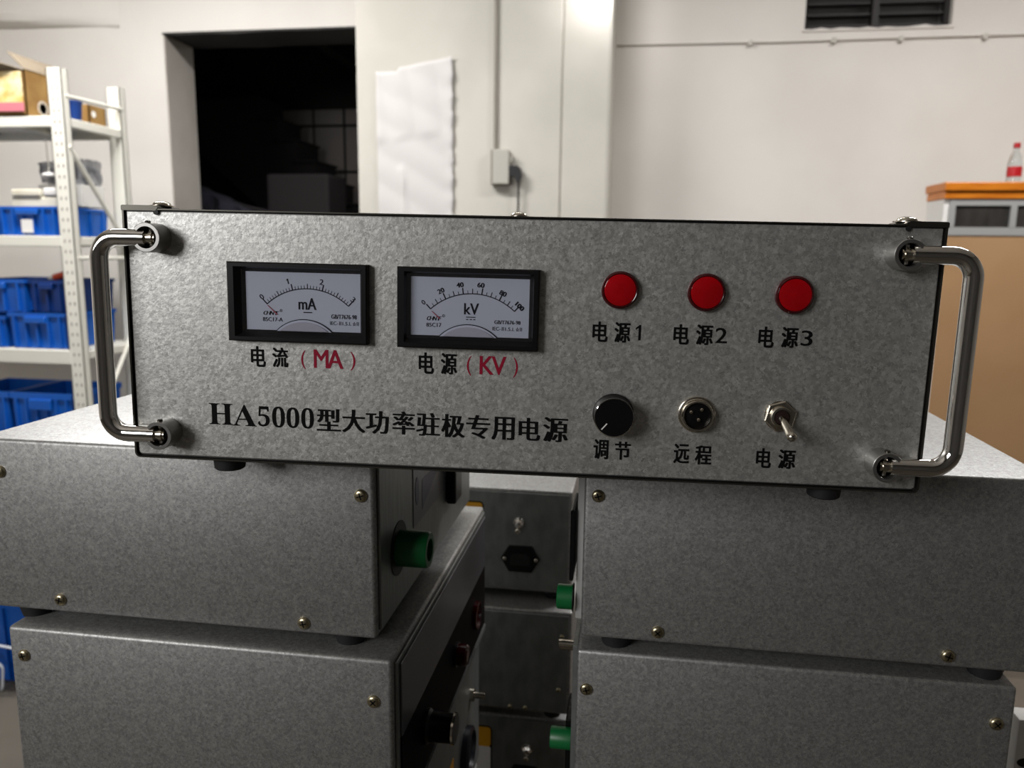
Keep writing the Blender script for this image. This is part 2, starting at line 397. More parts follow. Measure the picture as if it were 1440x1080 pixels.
# conduit and outlet box on the pillar
t = thing('conduit_pipe', 'thin grey vertical conduit running down the pillar', 'conduit', (-.462, 3.885, .67))
obj('conduit', add_tube(bmesh.new(), [(0, 0, 0), (0, 0, 1.9)], .0095, 10), M['conduit'], t, True)
t = thing('outlet_box', 'grey surface socket box on the pillar at the conduit foot', 'outlet', (-.43, 3.9, .485))
obj('back_box', box(-.05, .045, -.05, 0, 0, .188, bevel=.004), M['conduit'], t)
obj('cover_plate', box(-.036, .052, -.062, -.05, .006, .186, bevel=.004), M['outlet'], t)
obj('switch', box(.052, .066, -.05, -.02, .12, .15, bevel=.003), M['outlet'], t)
t = thing('plug', 'black angled plug and its cord in the side of the socket box', 'plug', (-.378, 3.865, .565))
obj('plug_body', add_prism(bmesh.new(), [(0, .02), (.045, .022), (.062, .006), (.066, -.03), (.054, -.065), (.04, -.065), (.03, -.035), (0, -.03)], -.02, .018), M['black'], t)
obj('cord', add_tube(bmesh.new(), [(.05, 0, -.06), (.05, .0, -.16), (.045, 0, -.5), (.06, -.01, -1.0), (.05, 0, -1.85)], .0055, 8), M['black'], t, True)

# ================================================================== SHELVING ON THE LEFT
sh = thing('storage_rack', 'white slotted steel shelving with blue bins against the left wall', 'shelf', (-2.345, 3.0, -1.33))
X0, Y0, Z0 = -2.345, 3.0, -1.33
def srel(x0, x1, y0, y1, z0, z1, bevel=0.003): return box(x0 - X0, x1 - X0, y0 - Y0, y1 - Y0, z0 - Z0, z1 - Z0, bevel=bevel, seg=1)
def upright(x, y, top):
    bm = bmesh.new()
    a, b = x - X0, y - Y0
    # slotted C profile
    add_box(bm, a - .078, a - .004, b, b + .004, 0, top - Z0); add_box(bm, a - .008, a - .004, b, b + .045, 0, top - Z0)
    add_box(bm, a - .078, a - .074, b, b + .045, 0, top - Z0); add_box(bm, a - .030, a - .004, b + .041, b + .045, 0, top - Z0)
    o = obj('upright', bm, M['shelf'], sh)
    return o
for (x, y, tz) in ((-2.345, 3.0, .95), (-2.345, 3.42, .945), (-3.95, 3.0, .95), (-3.95, 3.42, .945)):
    u = upright(x, y, tz)
    if y < 3.1 and x > -3:
        bm = bmesh.new(); z = -1.25
        while z < .92:
            for dx in (-.052, -.026):
                add_box(bm, x + dx - X0 - .004, x + dx - X0 + .002, y - Y0 - .0006, y - Y0 + .001, z - Z0, z - Z0 + .015)
            z += .05
        h = obj('slot_holes', bm, M['hole'], u); h['kind'] = 'stuff'
for zt, zb in ((.735, .686), (.182, .131), (-.372, -.442), (-.90, -.96)):
    obj('shelf_board', srel(-3.95, -2.40, 3.004, 3.465, zt - .008, zt - .002), M['shelf'], sh)
    obj('front_beam', srel(-3.94, -2.415, 2.998, 3.02, zb, zt), M['shelf'], sh)
    obj('rear_beam', srel(-3.94, -2.415, 3.44, 3.46, zb, zt), M['shelf'], sh)
    obj('side_beam', srel(-2.385, -2.352, 3.04, 3.43, zt - .045, zt - .004), M['shelf'], sh)
for k in range(3):
    for xx in (-3.5, -3.1, -2.7): 
        zt = (.735, .182, -.372)[k]
        obj('cross_bar', srel(xx - .02, xx + .02, 3.02, 3.44, zt - .035, zt - .009), M['shelf'], sh)
def bar(p, q, r=.011, nm='brace'):
    bm = bmesh.new(); off = Vector((X0, Y0, Z0))
    add_tube(bm, [Vector(p) - off, Vector(q) - off], r, 6); obj(nm, bm, M['shelf'], sh)
bar((-2.355, 3.02, .829), (-2.355, 3.44, .838), .010, 'side_tie'); bar((-2.355, 3.02, .078), (-2.355, 3.44, .075), .010, 'side_tie')
bar((-2.352, 3.02, .60), (-2.352, 3.44, .10)); bar((-2.352, 3.43, -.28), (-2.352, 3.03, -.80))

def bin_(x0, x1, y0, y1, z0, z1, label, m=None, card=False, ribs=4, name='storage_bin', tap=.012, group='blue plastic bins on the steel shelving'):
    """open tapered plastic bin with a rim, ribs and a front grip"""
    t = thing(name, label, 'bin', ((x0 + x1) / 2, y0, z0), group=None)
    m = m or M['blue']; w_, d, h = (x1 - x0), (y1 - y0), (z1 - z0); th = .004
    bm = bmesh.new()
    def ring(i, z, g): return [bm.verts.new((sx_ * (w_ / 2 - i), (g + i if yy == 0 else d - i - g), z)) for sx_, yy in ((-1, 0), (1, 0), (1, 1), (-1, 1))]
    a = ring(tap, 0, 0); b = ring(0.004, h * .9, 0); b2 = ring(-.003, h * .9, 0); c = ring(-.003, h, 0); d_ = ring(.006, h, 0); e = ring(tap + th, .006, 0)
    for p, q in ((a, b), (b, b2), (b2, c), (c, d_), (d_, e)):
        for i in range(4): bm.faces.new((p[i], p[(i + 1) % 4], q[(i + 1) % 4], q[i]))
    bm.faces.new(a[::-1]); bm.faces.new(e)
    obj('tub', bm, m, t)
    for k in range(ribs):
        xx = -w_ / 2 + w_ * (k + .5) / ribs
        obj('rib', box(xx - .005, xx + .005, -.006, .012, h * .04, h * .9), m, t)
    for k in range(4):
        yy = d * (k + .5) / 4
        obj('rib', box(w_ / 2 - .012, w_ / 2 + .002, yy - .005, yy + .005, h * .04, h * .9), m, t)
    obj('grip', box(-w_ * .18, w_ * .18, -.016, .004, h * .72, h * .9, bevel=.003, seg=1), m, t)
    if card: obj('label_card', box(-w_ * .09, w_ * .09, -.012, -.008, h * .1, h * .55), M['paper'], t)
    return t
bin_(-2.775, -2.443, 3.03, 3.40, .183, .322, 'blue bin with a white label card on the second shelf', card=True, ribs=6)
bin_(-3.13, -2.80, 3.03, 3.40, .183, .322, 'blue bin on the second shelf left of the one with the label card', ribs=6)
bin_(-2.770, -2.458, 3.03, 3.42, -.371, -.195, 'blue ribbed bin on the third shelf, lower of two, beside the upright', ribs=5)
bin_(-3.10, -2.79, 3.03, 3.42, -.371, -.215, 'blue bin at the photo edge on the third shelf', ribs=5)
bin_(-2.98, -2.665, 3.03, 3.42, -.192, -.032, 'blue bin stacked on top of the third shelf bins', ribs=4)
bin_(-2.66, -2.455, 3.05, 3.42, -.192, -.034, 'dark blue bin at the right of the upper row on the third shelf', m=M['blue_dark'], ribs=3)
bin_(-2.80, -2.46, 3.03, 3.42, -.899, -.60, 'tall blue bin at the right of the lowest visible shelf', ribs=6)
bin_(-3.15, -2.815, 3.03, 3.42, -.899, -.60, 'tall blue bin at the left of the lowest visible shelf', ribs=6)
# red and white tube lying on the bins
t = thing('glue_tube', 'red tube with a white tip lying on the upper blue bins', 'tube', (-2.52, 3.10, -.012), (0, math.radians(-14), 0))
obj('tube_body', add_lathe(bmesh.new(), [(.012, -.045), (.016, -.04), (.017, .045), (.010, .05)], at(.01, 0, 0, RIGHT), 14), mat('red_tube', (214, 78, 44), .4), t, True)
obj('tip', add_lathe(bmesh.new(), [(.005, -.03), (.011, -.012), (.012, .0)], at(-.036, 0, 0, RIGHT), 12), M['paper'], t, True)
# cartons and packages
def carton(name, x0, x1, y0, y1, z0, z1, m, label, cat='box', flaps=True, rz=0):
    t = thing(name, label, cat, ((x0 + x1) / 2, (y0 + y1) / 2, z0), (0, 0, rz)); w_, d, h = (x1 - x0) / 2, (y1 - y0) / 2, z1 - z0
    bm = bmesh.new(); th = .005
    add_box(bm, -w_, w_, -d, -d + th, 0, h); add_box(bm, -w_, w_, d - th, d, 0, h); add_box(bm, -w_, -w_ + th, -d, d, 0, h); add_box(bm, w_ - th, w_, -d, d, 0, h); add_box(bm, -w_, w_, -d, d, 0, th)
    obj('carton_wall', bm, m, t)
    return t, w_, d, h
t, w_, d, h = carton('open_carton', -2.96, -2.538, 3.0, 3.29, .736, .945, M['cardboard'], 'open brown carton wrapped in shiny tape on the top shelf')
bm = bmesh.new(); q = [(w_, -d, h), (w_, d, h), (w_ - .03, d + .02, h + .06), (w_ - .065, -d - .02, h + .075)]
M['flap'] = mat('carton_flap', (128, 116, 98), .8)
def slab(pts, m, nm, par, th=.004):
    a = [Vector(p) for p in pts]; n = (a[1] - a[0]).cross(a[3] - a[0]).normalized() * th
    bm = bmesh.new(); A = [bm.verts.new(p) for p in a]; B = [bm.verts.new(p + n) for p in a]
    bm.faces.new(A); bm.faces.new(B[::-1])
    for i in range(4): bm.faces.new((A[(i + 1) % 4], A[i], B[i], B[(i + 1) % 4]))
    return obj(nm, bm, m, par)
slab(q, M['flap'], 'flap', t); slab([(-w_, -d, h), (w_, -d, h), (w_ - .12, -d - .05, h + .035), (-w_, -d - .05, h + .045)], M['flap'], 'flap', t)
bm = bmesh.new(); g = []
for j in range(13):
    g.append([bm.verts.new((-w_ + .01 + (2 * w_ - .02) * i / 14, -d - .004 - random.uniform(0, .006), .02 + (h - .03) * j / 12)) for i in range(15)])
for j in range(12):
    for i in range(14): bm.faces.new((g[j][i], g[j][i + 1], g[j + 1][i + 1], g[j + 1][i]))
obj('shiny_tape', bm, M['tape'], t, True)
obj('pink_stripe', box(w_ - .2, w_ - .005, -d - .0125, -d - .0105, .02, .06), M['pink'], t)
obj('round_mark', add_lathe(bmesh.new(), [(.035, 0), (.035, .001), (.024, .0012), (.024, 0)], at(w_, -.04, .05, RIGHT), 24), mat('mark', (190, 180, 165), .6), t)
t, w2, d2, h2 = carton('flat_carton', -2.64, -2.44, 3.30, 3.43, .7365, .84, M['cardboard'], 'low brown carton on the top shelf behind the side rail')
obj('sticker', add_lathe(bmesh.new(), [(.016, 0), (.016, .001)], at(w2, -.03, .06, RIGHT), 16), M['paper'], t)
tag(obj('blue_cup', add_lathe(bmesh.new(), [(.026, 0), (.033, .09), (.036, .09), (.036, .1), (.03, .1)], at(-2.44, 3.20, .7365), 18), M['blue_dark'], None, True), 'small blue tub between the cartons on the top shelf', 'tub')
t = thing('white_parts_tray', 'cream plastic trays heaped on the labelled blue bin', 'tray', (-2.60, 3.11, .20))
obj('tray', box(-.125, .13, -.05, .06, 0, .17, bevel=.01), M['cream'], t); obj('tray', box(-.11, .05, -.06, .05, .17, .205, bevel=.008), M['cream'], t)
obj('tray', box(.06, .14, -.055, .055, .172, .212, bevel=.01), M['paper'], t)
t = thing('foil_package', 'crumpled grey plastic packages piled on white box behind the front upright', 'package', (-2.56, 3.29, .33))
def lumpy(x0, x1, y0, y1, z0, z1, amp):
    bm = bmesh.new(); add_box(bm, x0, x1, y0, y1, z0, z1); bmesh.ops.subdivide_edges(bm, edges=bm.edges[:], cuts=4, use_grid_fill=True)
    for v in bm.verts: v.co += Vector((random.uniform(-amp, amp), random.uniform(-amp, amp), random.uniform(-amp, amp)))
    return bm
obj('package', box(-.12, .12, -.09, .09, 0, .11, bevel=.005), M['paper'], t)
obj('package', lumpy(-.11, .07, -.08, .09, .115, .22, .008), M['grey_bag'], t, True)
obj('package', lumpy(.075, .115, -.06, .08, .115, .235, .005), M['grey_bag'], t, True)
# hanging cord with a disc
t = thing('pull_cord', 'white disc hanging on a thin cord under the top shelf', 'cord', (-2.50, 3.08, .69))
obj('cord', add_tube(bmesh.new(), [(-.02, 0, 0), (-.015, 0, -.21)], .0022, 6), M['shelf'], t)
obj('disc', add_lathe(bmesh.new(), [(.004, .012), (.03, .004), (.032, -.004), (.0, -.008)], at(-.015, 0, -.215), 18), M['paper'], t, True)
# floor bin with loose wires
bin_(-2.2, -1.645, 1.72, 2.15, -1.33, -1.03, 'large blue bin standing on the floor at the left', ribs=3)
t = thing('loose_wire', 'thin white wires hanging out of the blue floor bin', 'wire', (-1.75, 1.69, -1.2))
obj('wire', add_tube(bmesh.new(), arc_path([(-.12, -.01, .03), (-.04, -.01, .0), (.03, -.01, -.05), (.03, -.02, -.12), (-.01, -.01, -.17)], .02, 4), .004, 6), M['wire'], t, True)
obj('wire', add_tube(bmesh.new(), arc_path([(-.12, -.02, .02), (.0, -.02, .035), (.09, -.01, .02)], .03, 4), .004, 6), M['wire'], t, True)
obj('wire', add_tube(bmesh.new(), [(-.2, -.02, -.126), (-.05, -.25, -.127), (.05, -.30, -.127)], .004, 6), M['wire'], t, True)

# ================================================================== CABINET AT THE RIGHT
cb = thing('counter_cabinet', 'beige counter cabinet with orange wood top and aluminium window strip', 'cabinet', (1.737, 3.6, -1.33))
obj('worktop_layer', box(0, 1.8, 0, .26, 1.765, 1.805, bevel=.004), M['orange'], cb)
obj('worktop_layer', box(.006, 1.8, .012, .25, 1.729, 1.763, bevel=.003), M['orange'], cb)
obj('side_panel', box(.012, .035, .03, .25, 0, 1.728), M['paper'], cb)
bm = bmesh.new()
add_box(bm, .036, 1.8, .02, .045, 1.698, 1.728); add_box(bm, .036, 1.8, .02, .045, 1.560, 1.598)
for xx in (.036, .305, .60, .90, 1.2): add_box(bm, xx, xx + .026, .018, .047, 1.598, 1.698)
obj('aluminium_frame', bm, M['alu'], cb)
for xx in (.062, .331, .626, .926): obj('pane', box(xx, xx + .243 + .03, .03, .036, 1.598, 1.698), M['glass_dark'], cb)
obj('front_board', box(.036, 1.8, .025, .045, .04, 1.558), M['beige'], cb)
obj('back_board', box(.036, 1.8, .20, .22, 0, 1.728), M['beige'], cb)
t = thing('drink_bottle', 'clear plastic drink bottle with red cap and label on the counter', 'bottle', (2.062, 3.68, .4755))
obj('bottle_body', add_lathe(bmesh.new(), [(.026, 0), (.031, .006), (.031, .03), (.028, .045), (.031, .06), (.031, .09), (.024, .12), (.0125, .145), (.0125, .16)], at(0, 0, 0), 24), M['bottle'], t, True)
obj('label_band', add_lathe(bmesh.new(), [(.0315, .028), (.0318, .03), (.0318, .072), (.0315, .074)], at(0, 0, 0), 24, cap0=False, cap1=False), M['cap_red'], t, True)
obj('cap', add_lathe(bmesh.new(), [(.0145, .16), (.0145, .18), (.012, .183)], at(0, 0, 0), 20), M['cap_red'], t, True)

# ================================================================== BENCH
bn = thing('work_bench', 'brown work bench under the stacks of metal boxes', 'table', (.3, .5, -1.33))
obj('bench_top', box(-.5, .75, -.48, .5, .672, .707, bevel=.004), M['bench'], bn)
for sx_ in (-.45, .66):
    for sy_ in (-.44, .42): obj('leg', box(sx_, sx_ + .04, sy_, sy_ + .04, 0, .671), M['conduit'], bn)

# ================================================================== STACKED METAL BOXES
def metal_box(name, label, x0, y0, ztop, W, D, H, yaw=0.0, feet=True, gap=.0095, screws=(), side=None, inset=.0015):
    """sheet metal instrument box: folded cover, end panels, rubber feet, cross-head screws (screw positions local x,z on the long side)"""
    t = thing(name, label, 'box', (x0, y0, ztop - H), (0, 0, yaw))
    obj('cover', box(0, W, 0, D, 0, H, bevel=.0028, seg=3), M['galv'], t, True)
    if feet:
        for fx in (.026, W - .024):
            for fy in (.0155, D - .03):
                obj('foot', add_lathe(bmesh.new(), [(.0105, -gap), (.0125, -gap * .2), (.0125, -.0001)], at(fx, fy, 0), 20), M['rubber'], t, True)
    for i, (sx_, sz_) in enumerate(screws):
        screw(t, at(sx_, 0.0002, sz_, FWD), turn=.3 + i * .5, r=.0047)
    return t
def end_panel(t, side_x, D, H, sgn, m=None, th=.002, y0=.006, name='end_panel'):
    a, b = (side_x, side_x + sgn * th) if sgn > 0 else (side_x + sgn * th, side_x)
    return obj(name, box(a, b, y0, D - .006, .004, H - .004, bevel=.0006, seg=1), m or M['galv_shaded'], t)
def hv_socket(t, x, y, z, sgn, ln=.024, r=.0135, hole=.0205):
    """green high-voltage connector in a dark round hole"""
    A = at(x, y, z, RIGHT if sgn > 0 else LEFT)
    o = obj('connector_hole', add_lathe(bmesh.new(), [(hole, 0), (hole, .0006)], A, 32), M['groove'], t, True)
    obj('green_connector', add_lathe(bmesh.new(), [(r, 0), (r, ln * .94), (r * .93, ln), (r * .62, ln), (r * .6, ln * .6), (0, ln * .6)], A, 32), M['green'], t, True)
def iec_inlet(t, A, m=None, w=.0245, h=.0175, nm='power_inlet'):
    """hexagonal flanged mains inlet; A maps local xy to the panel, z outwards"""
    bm = bmesh.new()
    pts = [(-w - .001, 0), (-w * .62, h), (w * .62, h), (w + .001, 0), (w * .62, -h), (-w * .62, -h)]
    a = [bm.verts.new(A @ Vector((x, y, 0))) for x, y in pts]; b = [bm.verts.new(A @ Vector((x * .97, y * .97, .003))) for x, y in pts]
    inner = [(-.0125, -.008), (-.0125, .003), (-.008, .008), (.008, .008), (.0125, .003), (.0125, -.008)]
    bm.faces.new(a); bm.faces.new(b[::-1])
    for i in range(6): bm.faces.new((a[(i + 1) % 6], a[i], b[i], b[(i + 1) % 6]))
    o = obj(nm, bm, M['black'], t)
    bm = bmesh.new(); c = [bm.verts.new(A @ Vector((x, y, .0032))) for x, y in inner]; e = [bm.verts.new(A @ Vector((x * .96, y * .96, .0045))) for x, y in inner]
    bm.faces.new(c); bm.faces.new(e[::-1])
    for i in range(6): bm.faces.new((c[(i + 1) % 6], c[i], e[i], e[(i + 1) % 6]))
    obj('socket_core', bm, M['groove'], o)
    for sx_ in (-w * .83, w * .83): obj('screw', add_screw(bmesh.new(), A @ Matrix.Translation((sx_, 0, .003)), r=.0026, h=.0014), [M['nickel'], M['black']], o, True)
    for sx_, sy_ in ((-.006, 0), (.006, 0), (0, .004)): obj('pin', add_lathe(bmesh.new(), [(.0012, .0045), (.0012, .006)], A @ Matrix.Translation((sx_, sy_, 0)), 8), M['groove'], o)
    return o

# --- left stack
L1 = metal_box('instrument_box', 'plain zinc box on top of the left stack, green connector on its right end',
               -.160, .045, -.0057, .302, .31, .1305, screws=((.293, .104), (.019, .106), (.059, .010), (.249, .008)))
end_panel(L1, .302, .31, .1305, 1)
hv_socket(L1, .304, .048, .1362 - .087, 1)
obj('panel_film', box(.304, .3046, .087, .300, .0505, .124), M['film'], L1)
obj('blue_logo', add_lathe(bmesh.new(), [(.0115, 0), (.0115, .0003)], at(.3046, .097, .078, RIGHT) @ Matrix.Diagonal((1, .45, 1, 1)), 24), M['label_blue'], L1)
slab([(.3048, .112, .083), (.3048, .165, .083), (.3048, .165, .078), (.3048, .112, .058)], M['label_blue'], 'blue_flash', L1, .0004)
obj('rocker_switch', box(.3046, .314, .195, .222, .035, .068, bevel=.002), M['black'], L1)
L2 = metal_box('instrument_box', 'zinc box second in the left stack, black control panel on its right end',
               -.138, .034, -.1450, .294, .335, .139, screws=((.012, .117), (.281, .108)))
PX = .294
end_panel(L2, PX, .335, .139, 1)
obj('silver_strip', box(PX + .002, PX + .0035, .012, .325, .075, .131, bevel=.0005, seg=1), M['film'], L2)
obj('control_panel', box(PX + .002, PX + .0032, .012, .325, .008, .074), M['panel_black'], L2)
for yy, zz, rr in ((.103, .042, .0),):
    kb = obj('control_knob', add_lathe(bmesh.new(), [(.0135, 0), (.0135, .003), (.0118, .005), (.0112, .022), (.0118, .023), (.0118, .0245), (.0, .0245)], at(PX + .0032, .075, .043, RIGHT), 32), M['black'], L2, True)
    obj('knob_ring', add_lathe(bmesh.new(), [(.0121, .0225), (.0121, .0242)], at(PX + .0032, .075, .043, RIGHT), 32, cap0=False, cap1=False), M['nickel'], kb, True)
il = obj('indicator_bezel', add_lathe(bmesh.new(), [(.0115, 0), (.0115, .002)], at(PX + .0032, .183, .046, RIGHT), 28), M['black'], L2, True)
obj('red_lamp', add_lathe(bmesh.new(), [(.0098, .002), (.0098, .010), (.008, .012), (0, .0125)], at(PX + .0032, .183, .046, RIGHT), 28), M['led_rim'], il, True)
obj('socket_ring', add_lathe(bmesh.new(), [(.0145, 0), (.0145, .004), (.0125, .0045), (.0115, .002), (0, .002)], at(PX + .0032, .272, .042, RIGHT), 32), M['led_rim'], L2, True)
obj('edge_strip', box(PX + .0005, PX + .0045, .012, .325, .001, .006), M['galv_shaded'], L2)
L3 = metal_box('instrument_box', 'zinc box third in the left stack with a dark round socket', -.140, .036, -.2935, .290, .335, .155)
end_panel(L3, .290, .335, .155, 1)
so = obj('round_socket', add_lathe(bmesh.new(), [(.024, 0), (.024, .006), (.02, .008), (.018, .004), (0, .004)], at(.292, .255, .062, RIGHT), 32), mat('navy_socket', (14, 18, 30), .4), L3, True)
bo = obj('terminal_bolt', add_lathe(bmesh.new(), [(.007, 0), (.007, .004), (.0035, .004), (.0035, .016)], at(.292, .283, .108, RIGHT), 12), M['nickel'], L3, True)
obj('warning_label', box(.292, .2925, .10, .20, .02, .09), M['yellow'], L3)
L4 = metal_box('instrument_box', 'zinc box at the foot of the left stack', -.140, .036, -.4585, .290, .335, .155)

# --- right stack
R1 = metal_box('instrument_box', 'plain zinc box on top of the right stack, dark green connector on its left end',
               .2805, .100, -.0122, .3085, .33, .137, screws=((.0100, .109), (.0560, .0085), (.2535, .0085)))
end_panel(R1, 0, .33, .137, -1, th=.0055, y0=.02, m=M['alu'])
hv_socket(R1, -.0075, .025, .019, -1, ln=.0125, r=.0095, hole=.011)
obj('fan_guard', box(-.0105, -.0075, .015, .060, .036, .092, bevel=.001, seg=1), M['black'], R1)
for k, (yy, zz) in enumerate(((.10, .122), (.075, .120))):
    o = obj('terminal_bolt', add_lathe(bmesh.new(), [(.0055, 0), (.0055, .006), (.003, .006), (.003, .014)], at(-.0075, yy, zz, LEFT), 12), M['nickel'], R1, True)
R2 = metal_box('instrument_box', 'zinc box second in the right stack, under the plain topmost one',
               .2785, .098, -.1588, .3015, .33, .137, screws=((.0075, .106), (.2905, .109)))
end_panel(R2, 0, .33, .137, -1, th=.004, y0=.012)
for yy, zz in ((.10, .088), (.115, .078)):
    obj('terminal_bolt', add_lathe(bmesh.new(), [(.006, 0), (.006, .005), (.0035, .005), (.0035, .018)], at(-.004, yy, zz, LEFT), 12), M['nickel'], R2, True)
obj('fan_guard', box(-.0095, -.004, .03, .07, .012, .06, bevel=.001, seg=1), M['black'], R2)
hv_socket(R2, -.004, .027, .046, -1, ln=.017, r=.0085, hole=.010)
R3 = metal_box('instrument_box', 'zinc box third in the right stack', .2785, .098, -.3055, .30, .33, .149)
R4 = metal_box('instrument_box', 'zinc box at the foot of the right stack', .2785, .098, -.4645, .30, .33, .149)

# --- stack in the gap behind
def crystal(t, x, z, y=0):
    o = obj('clear_lamp', add_lathe(bmesh.new(), [(.0075, 0), (.0075, .003), (.006, .003), (.0062, .008), (.004, .011), (0, .012)], at(x, y, z, FWD), 16), M['chrome'], t, True)
    obj('stud', add_lathe(bmesh.new(), [(.0035, 0), (.0035, .008), (.002, .009)], at(x, y - .006, z - .007, Matrix.Rotation(math.radians(90), 4, 'X')), 10), M['nickel'], o, True)
def warn_label(t, x1, z0, z1, y=-.002, yw=.010):
    x0 = x1 - .055
    def rr(x0, x1, z0, z1, r, n=5):
        p = []
        for cx, cz, a0 in ((x1 - r, z1 - r, 0), (x0 + r, z1 - r, 90), (x0 + r, z0 + r, 180), (x1 - r, z0 + r, 270)):
            for k in range(n + 1):
                a = math.radians(a0 + 90 * k / n); p.append((cx + r * math.cos(a), cz + r * math.sin(a)))
        return p
    o = obj('label_border', add_prism(bmesh.new(), rr(x0, x1, z0, z1, .006), y - .0003, y), M['ink'], t)
    obj('white_field', add_prism(bmesh.new(), rr(x0 + .0018, x1 - .0018, z0 + .0018, z1 - yw, .003), y - .0006, y - .0003), M['paper'], o)
    obj('yellow_field', add_prism(bmesh.new(), rr(x0 + .0018, x1 - .0018, z1 - yw, z1 - .0018, .004), y - .0006, y - .0003), M['yellow'], o)
CW = .31
C1 = metal_box('instrument_box', 'zinc box in the gap behind, topmost, with hexagonal mains inlet', .244 - CW, .502, -.165, CW, .30, .136)
obj('end_plate', box(.004, CW - .004, -.002, 0, .004, .132, bevel=.0006, seg=1), M['galv_shaded'], C1)
crystal(C1, CW - .067, .093, -.002); iec_inlet(C1, at(CW - .065, -.002, .0445, FWD)); warn_label(C1, CW - .113, .037, .118, yw=.012)
C2 = metal_box('instrument_box', 'zinc box in the gap behind, middle one below the mains inlet box', .249 - CW, .472, -.312, CW, .30, .139)
obj('end_plate', box(.004, CW - .004, -.002, 0, .004, .135, bevel=.0006, seg=1), M['galv_shaded'], C2)
for x, z in ((-.012, .108), (-.015, .035), (-.057, .006), (-.077, .006)): screw(C2, at(CW + x, -.002, z, FWD), r=.003)
obj('terminal_bolt', add_lathe(bmesh.new(), [(.006, 0), (.006, .006), (.0035, .006), (.0035, .02)], at(CW - .135, -.002, .035, FWD), 12), M['nickel'], C2, True)
C3 = metal_box('instrument_box', 'zinc box in the gap behind, lowest, with yellow and white warning label', .246 - CW, .500, -.4765, CW, .30, .136)
obj('end_plate', box(.004, CW - .004, -.002, 0, .004, .132, bevel=.0006, seg=1), M['galv_shaded'], C3)
crystal(C3, CW - .054, .092, -.002); iec_inlet(C3, at(CW - .057, -.002, .048, FWD)); warn_label(C3, CW - .102, .03, .118, yw=.030)
# white case at the lower right
t = thing('white_case', 'thin pale grey upright case with a dark oval hole at the lower right corner', 'case', (.66, .25, -.6225))
bm = bmesh.new(); add_box(bm, 0, .30, 0, .022, 0, .352, bevel=.002)
obj('panel_body', bm, M['paper'], t, True)
obj('oval_hole', add_lathe(bmesh.new(), [(.008, 0), (.008, .0005)], at(.011, 0, .311, FWD) @ Matrix.Diagonal((1.1, .6, 1, 1)), 24), M['groove'], t)

# ================================================================== THE BIG POWER SUPPLY (local mm frame, tilted and turned as it stands)
mb = thing('power_supply', 'wide zinc-faced power supply with two chrome handles across the stacks', 'power supply')
mb.matrix_world = Matrix(((0.9973, -0.0722, 0.0133, 0), (0.0721, 0.9974, 0.0068, 0), (-0.0137, -0.0058, 0.9999, 0), (0, 0, 0, 1)))
mm = .001
# case shell behind the front plate
obj('case_shell', box(.3 * mm, 481.7 * mm, 3 * mm, 300 * mm, .3 * mm, 155.2 * mm, bevel=.0008, seg=1), M['galv'], mb)
# raised sheet rim around the front plate (rounded corners at the bottom)
bm = bmesh.new()
def ringpoly(bm, o, i, y0, y1, mi=0):
    n = len(o); A0 = [bm.verts.new((x * mm, y0 * mm, z * mm)) for x, z in o]; A1 = [bm.verts.new((x * mm, y1 * mm, z * mm)) for x, z in o]
    B0 = [bm.verts.new((x * mm, y0 * mm, z * mm)) for x, z in i]; B1 = [bm.verts.new((x * mm, y1 * mm, z * mm)) for x, z in i]
    for k in range(n):
        j = (k + 1) % n
        for q in ((A0[k], A0[j], B0[j], B0[k]), (A1[j], A1[k], B1[k], B1[j]), (A0[j], A0[k], A1[k], A1[j]), (B0[k], B0[j], B1[j], B1[k])):
            bm.faces.new(q).material_index = mi
def rrect(x0, x1, z0, z1, rb, rt, n=5):
    p = []
    for cx, cz, a0, r in ((x1 - rt, z1 - rt, 0, rt), (x0 + rt, z1 - rt, 90, rt), (x0 + rb, z0 + rb, 180, rb), (x1 - rb, z0 + rb, 270, rb)):
        for k in range(n + 1):
            a = math.radians(a0 + 90 * k / n); p.append((cx + r * math.cos(a), cz + r * math.sin(a)))
    return p
ringpoly(bm, rrect(.1, 481.9, 0.1, 155.3, 3.5, 1.2), rrect(1.2, 480.8, 1.0, 154.5, 2.8, .6), -1.2, 4)
obj('case_rim', bm, M['rim'], mb)
bm = bmesh.new()
add_box(bm, 1.5 * mm, 480.5 * mm, 1 * mm, 3 * mm, 1.3 * mm, 154.4 * mm)
obj('rim_recess', bm, M['groove'], mb)  # black backing: shadow in the gap round the plate, put in as colour
# top cover corner tabs, thicker than the rest of the top edge
for a, b, s in ((-.2, 21.5, 1), (460.5, 482.2, -1)):
    bm = bmesh.new()
    poly = [(a, 154.0), (a, 156.6), (a + .8, 157.2), (b - .5, 157.2), (b + 1.5, 156.0), (b, 154.0)] if s > 0 else [(b, 154.0), (b, 156.6), (b - .8, 157.2), (a + .5, 157.2), (a - 1.5, 156.0), (a, 154.0)]
    add_prism(bm, [(x * mm, z * mm) for x, z in poly], -1.6 * mm, 28 * mm)
    obj('cover_tab', bm, M['rim'], mb)
    bm = bmesh.new(); cx = (b if s > 0 else a)
    add_lathe(bm, [(1.6 * mm, 0), (1.6 * mm, .8 * mm)], at(cx * mm, -.6 * mm, 153.2 * mm, FWD), 16)
    obj('tab_notch', bm, M['groove'], mb)
# front plate
bm = bmesh.new()
P_ = rrect(2.1, 479.9, 2.0, 153.8, 2.5, .8)
add_prism(bm, [(x * mm, z * mm) for x, z in P_], 0, 2 * mm)
plate = obj('front_plate', bm, M['panel'], mb)
bv = plate.modifiers.new('b', 'BEVEL'); bv.width = .0007; bv.segments = 2; bv.limit_method = 'ANGLE'
